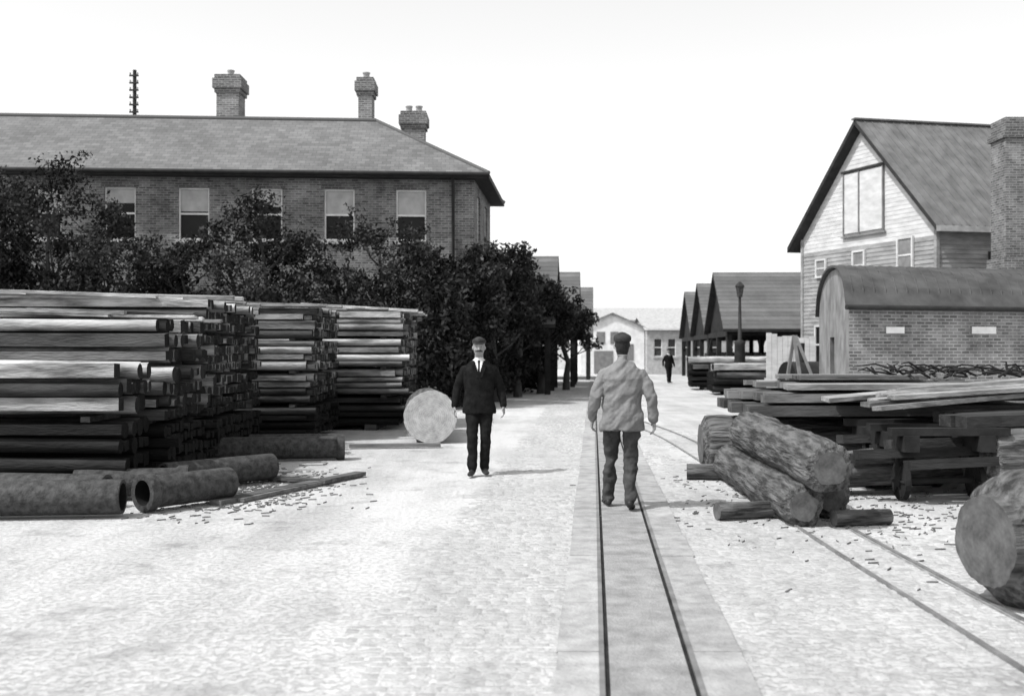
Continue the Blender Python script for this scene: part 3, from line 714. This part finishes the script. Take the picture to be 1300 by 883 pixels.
    o=mb.obj('tmp_body',['trim']); md=o.modifiers.new('r','REMESH'); md.mode='VOXEL'; md.voxel_size=vox; md.use_smooth_shade=True
    sm=o.modifiers.new('s','SMOOTH'); sm.factor=.5; sm.iterations=2
    dg=bpy.context.evaluated_depsgraph_get(); me=bpy.data.meshes.new_from_object(o.evaluated_get(dg)); bpy.data.objects.remove(o)
    me.materials.clear()
    N=len(me.vertices); co=np.empty(N*3); me.vertices.foreach_get('co',co); co=co.reshape(-1,3)
    best=np.full(N,1e9); lab=np.zeros(N,int); names={'j':0,'t':1,'b':2,'s':3,'n':3,'h':3}
    for (a,b,ra,rb,l) in bones:
        a=np.array(a);b=np.array(b);ab=b-a; t=np.clip(((co-a)@ab)/(ab@ab+1e-9),0,1); dd=np.linalg.norm(co-a-t[:,None]*ab,axis=1)-(ra+(rb-ra)*t)
        if l=='n': dd+=.02
        k2=dd<best; best[k2]=dd[k2]; lab[k2]=names[l]
    ax=np.abs(co[:,0]); z=co[:,2]; y=co[:,1]
    core=(ax<.24)&(z>hem-.012)&(z<1.50)&((lab!=3)|(z>1.2)); lab[core]=0
    lab[(z>1.505)&(ax<.13)]=3
    if P.get('front'):
        v=(z>1.3)&(z<1.53)&(y<-.02)&(ax<.008+.055*(z-1.3)/.2); lab[v]=4
        tie=(z>1.3)&(z<1.49)&(y<-.03)&(ax<.012); lab[tie]=0
    lab[(z>1.485)&(z<(1.53 if P.get('front') else 1.552))&(ax<.09)&(y>(-1 if P.get('front') else -.02))]=4 if P.get('front') else 0
    hair=(z>1.560)&(z<1.79)&(ax<.082)&(y>.018+.01*np.sin(z*90)); lab[hair]=5
    nr=np.empty(N*3); me.vertices.foreach_get('normal',nr); nr=nr.reshape(-1,3)
    for i in range(N):
        if lab[i] in (0,1):
            c=co[i]; q=Vector((c[0]*7,c[1]*7,c[2]*9+c[0]*7)); w=noise.noise(q)+.35*noise.noise(q*2.3)
            if lab[i]==1: w+=.5*noise.noise(Vector((c[0]*5,c[1]*5,c[2]*17)))
            co[i]+=nr[i]*w*P.get('fold',.010)
    me.vertices.foreach_set('co',co.ravel())
    for k_ in mats: me.materials.append(k_)
    for p in me.polygons:
        vs=[lab[v] for v in p.vertices]; p.material_index=int(max(set(vs),key=vs.count)); p.use_smooth=True
    me.update()
    root=empty(name); b=bpy.data.objects.new('body',me); S.collection.objects.link(b); b.parent=root
    c=MB(); rr=[]
    for (zz,cy,a,bb) in [(1.70,.006,.083,.108),(1.705,.006,.086,.111),(1.72,.006,.089,.114),(1.738,.004,.090,.116),(1.755,.002,.083,.105),(1.769,.004,.064,.082),(1.786,.006,.03,.04),(1.787,.006,.01,.015)]:
        rr.append([(a*(1+.02*math.sin(j*1.7))*math.cos(2*math.pi*j/32),cy+bb*math.sin(2*math.pi*j/32),zz-.008*math.sin(2*math.pi*j/32)) for j in range(32)])
    c.loft(rr)
    top=[];bot=[]
    for j in range(17):
        a=math.pi*j/16; top.append((.080*math.cos(a),-.06-.08*math.sin(a),1.720-.018*math.sin(a))); bot.append((.080*math.cos(a),-.06-.08*math.sin(a),1.712-.018*math.sin(a)))
    c.poly(top,0);c.poly(list(reversed(bot)),0)
    for j in range(16): c.poly([bot[j],bot[j+1],top[j+1],top[j]],0)
    c.obj('cap',[P['capm']],root)
    e=MB()
    for sx in (-1,1):
        e.tube([(sx*.031,-.088,1.664),(sx*.031,-.0955,1.664)],[(.014,.009),(.010,.006)],10,0,ref=(0,0,1)); e.tube([(sx*.031,-.0950,1.664),(sx*.031,-.0972,1.664)],[.0055,.005],8,1)
    if P.get('tache'): e.tube([(-.045,-.098,1.600),(-.02,-.112,1.610),(0,-.114,1.612),(.02,-.112,1.610),(.045,-.098,1.600)],[.005,.011,.010,.011,.005],8,1)
    e.obj('eyes_and_moustache',['stone','trim'],root)
    if P.get('front'):
        q=MB()
        for sx in (-1,1):
            q.hexa([(sx*.008,-.140,1.26),(sx*.04,-.140,1.27),(sx*.095,-.105,1.42),(sx*.060,-.10,1.45),(sx*.008,-.150,1.26),(sx*.04,-.152,1.27),(sx*.095,-.122,1.42),(sx*.060,-.118,1.45)])
        for zz in (1.22,1.13,1.04): q.tube([(.0,-.125,zz),(.0,-.148,zz)],[.009,.009],8,0)
        q.obj('lapels_and_buttons',[mats[0]],root)
    root.location=loc; root.rotation_euler=(0,0,rot); root.scale=(P.get('sc',1),)*3
    return root
skin=mat('skin',.22,.3,20,.6,.1); suit=mat('dark_suit',.006,.014,14,.95,.2,spec=.1); trou=mat('dark_trousers',.007,.016,14,.95,.2,spec=.1); boot=mat('leather_boot',.015,.03,10,.5,.1)
shirt=mat('white_shirt',.55,.65,10,.8,.1); hair=mat('hair',.015,.03,40,.8,.3); capd=mat('cap_cloth',.02,.045,20,.9,.2)
PA=dict(front=True,tache=True,capm=capd,hem=.80,hemr=.215,fold=.012,bulk=1.06,
 L=dict(hip=(.092,0,.90),knee=(.085,-.05,.50),ankle=(.07,-.02,.10),sh=(.180,.005,1.365),elbow=(.28,.06,1.13),wrist=(.315,-.03,.90)),
 R=dict(hip=(-.092,0,.90),knee=(-.085,-.10,.50),ankle=(-.085,-.15,.095),pitch=0,sh=(-.180,.005,1.365),elbow=(-.28,.05,1.13),wrist=(-.315,-.02,.90)))
person('walking_man_in_suit',(-.43,13.35,.008),.03,PA,[suit,trou,boot,skin,shirt,hair])
jk=mat('worn_leather_jacket',.12,.21,9,.75,.5,bs=30,lo=.25,hi=.75,spec=.3,detail=14); tr2=mat('worn_trousers',.03,.06,12,.9,.3,detail=12)
PB=dict(capm=capd,hem=.80,hemr=.222,bulk=1.10,fold=.024,leg=1.0,
 L=dict(hip=(.095,0,.90),knee=(.11,-.16,.52),ankle=(.135,-.18,.095),sh=(.182,.005,1.365),elbow=(.275,.05,1.14),wrist=(.30,-.08,.92)),
 R=dict(hip=(-.095,0,.90),knee=(-.085,-.02,.50),ankle=(-.065,.14,.115),pitch=.22,sh=(-.182,.005,1.365),elbow=(-.285,.08,1.14),wrist=(-.315,.02,.91)))
person('walking_man_in_work_jacket',(1.12,10.4,.012),math.pi-.05,PB,[jk,tr2,boot,skin,jk,hair])
PC=dict(PA); PC['fold']=.01
person('distant_pedestrian',(8.1,53,.01),.3,PC,[suit,trou,boot,skin,shirt,hair],.016)

# ------------------------------------------------------------------ light, sky, camera
sd_=Vector((-.82,-.47,1.3)).normalized()
el=math.asin(sd_.z); az_=math.atan2(sd_.x,sd_.y)
w=bpy.data.worlds.new('World'); S.world=w; w.use_nodes=True; n=w.node_tree.nodes; l=w.node_tree.links
bg=n['Background']; sk=n.new('ShaderNodeTexSky'); sk.sky_type='NISHITA'; sk.sun_disc=False; sk.sun_elevation=el; sk.sun_rotation=az_ % (2*math.pi)
sk.dust_density=4; sk.air_density=1.0; sk.ozone_density=1
bw=n.new('ShaderNodeRGBToBW'); l.new(sk.outputs[0],bw.inputs[0])
tc=n.new('ShaderNodeTexCoord'); sx_=n.new('ShaderNodeSeparateXYZ'); l.new(tc.outputs['Generated'],sx_.inputs[0])
mr=n.new('ShaderNodeMapRange'); mr.inputs['From Min'].default_value=0; mr.inputs['From Max'].default_value=1; mr.inputs['To Min'].default_value=5.6; mr.inputs['To Max'].default_value=.8
l.new(sx_.outputs['Z'],mr.inputs['Value'])
ad=n.new('ShaderNodeMath'); ad.operation='ADD'; l.new(bw.outputs[0],ad.inputs[0]); l.new(mr.outputs[0],ad.inputs[1])
l.new(ad.outputs[0],bg.inputs['Color']); bg.inputs['Strength'].default_value=.15
su=bpy.data.lights.new('sun','SUN'); su.energy=3.9; su.angle=math.radians(.5); su.color=(1,1,1)
so=bpy.data.objects.new('sun',su); S.collection.objects.link(so); so.rotation_euler=sd_.to_track_quat('Z','Y').to_euler(); so.location=(-20,-10,30)
cam=bpy.data.cameras.new('camera'); co=bpy.data.objects.new('camera',cam); S.collection.objects.link(co)
cam.lens=36; cam.sensor_width=36; cam.clip_end=3000; co.location=(0,0,1.6); co.rotation_euler=(math.radians(90.24),0,0)
cam.dof.use_dof=True; cam.dof.focus_distance=11.5; cam.dof.aperture_fstop=2.0
S.camera=co
S.view_settings.view_transform='Standard'; S.view_settings.look='None'; S.view_settings.exposure=0
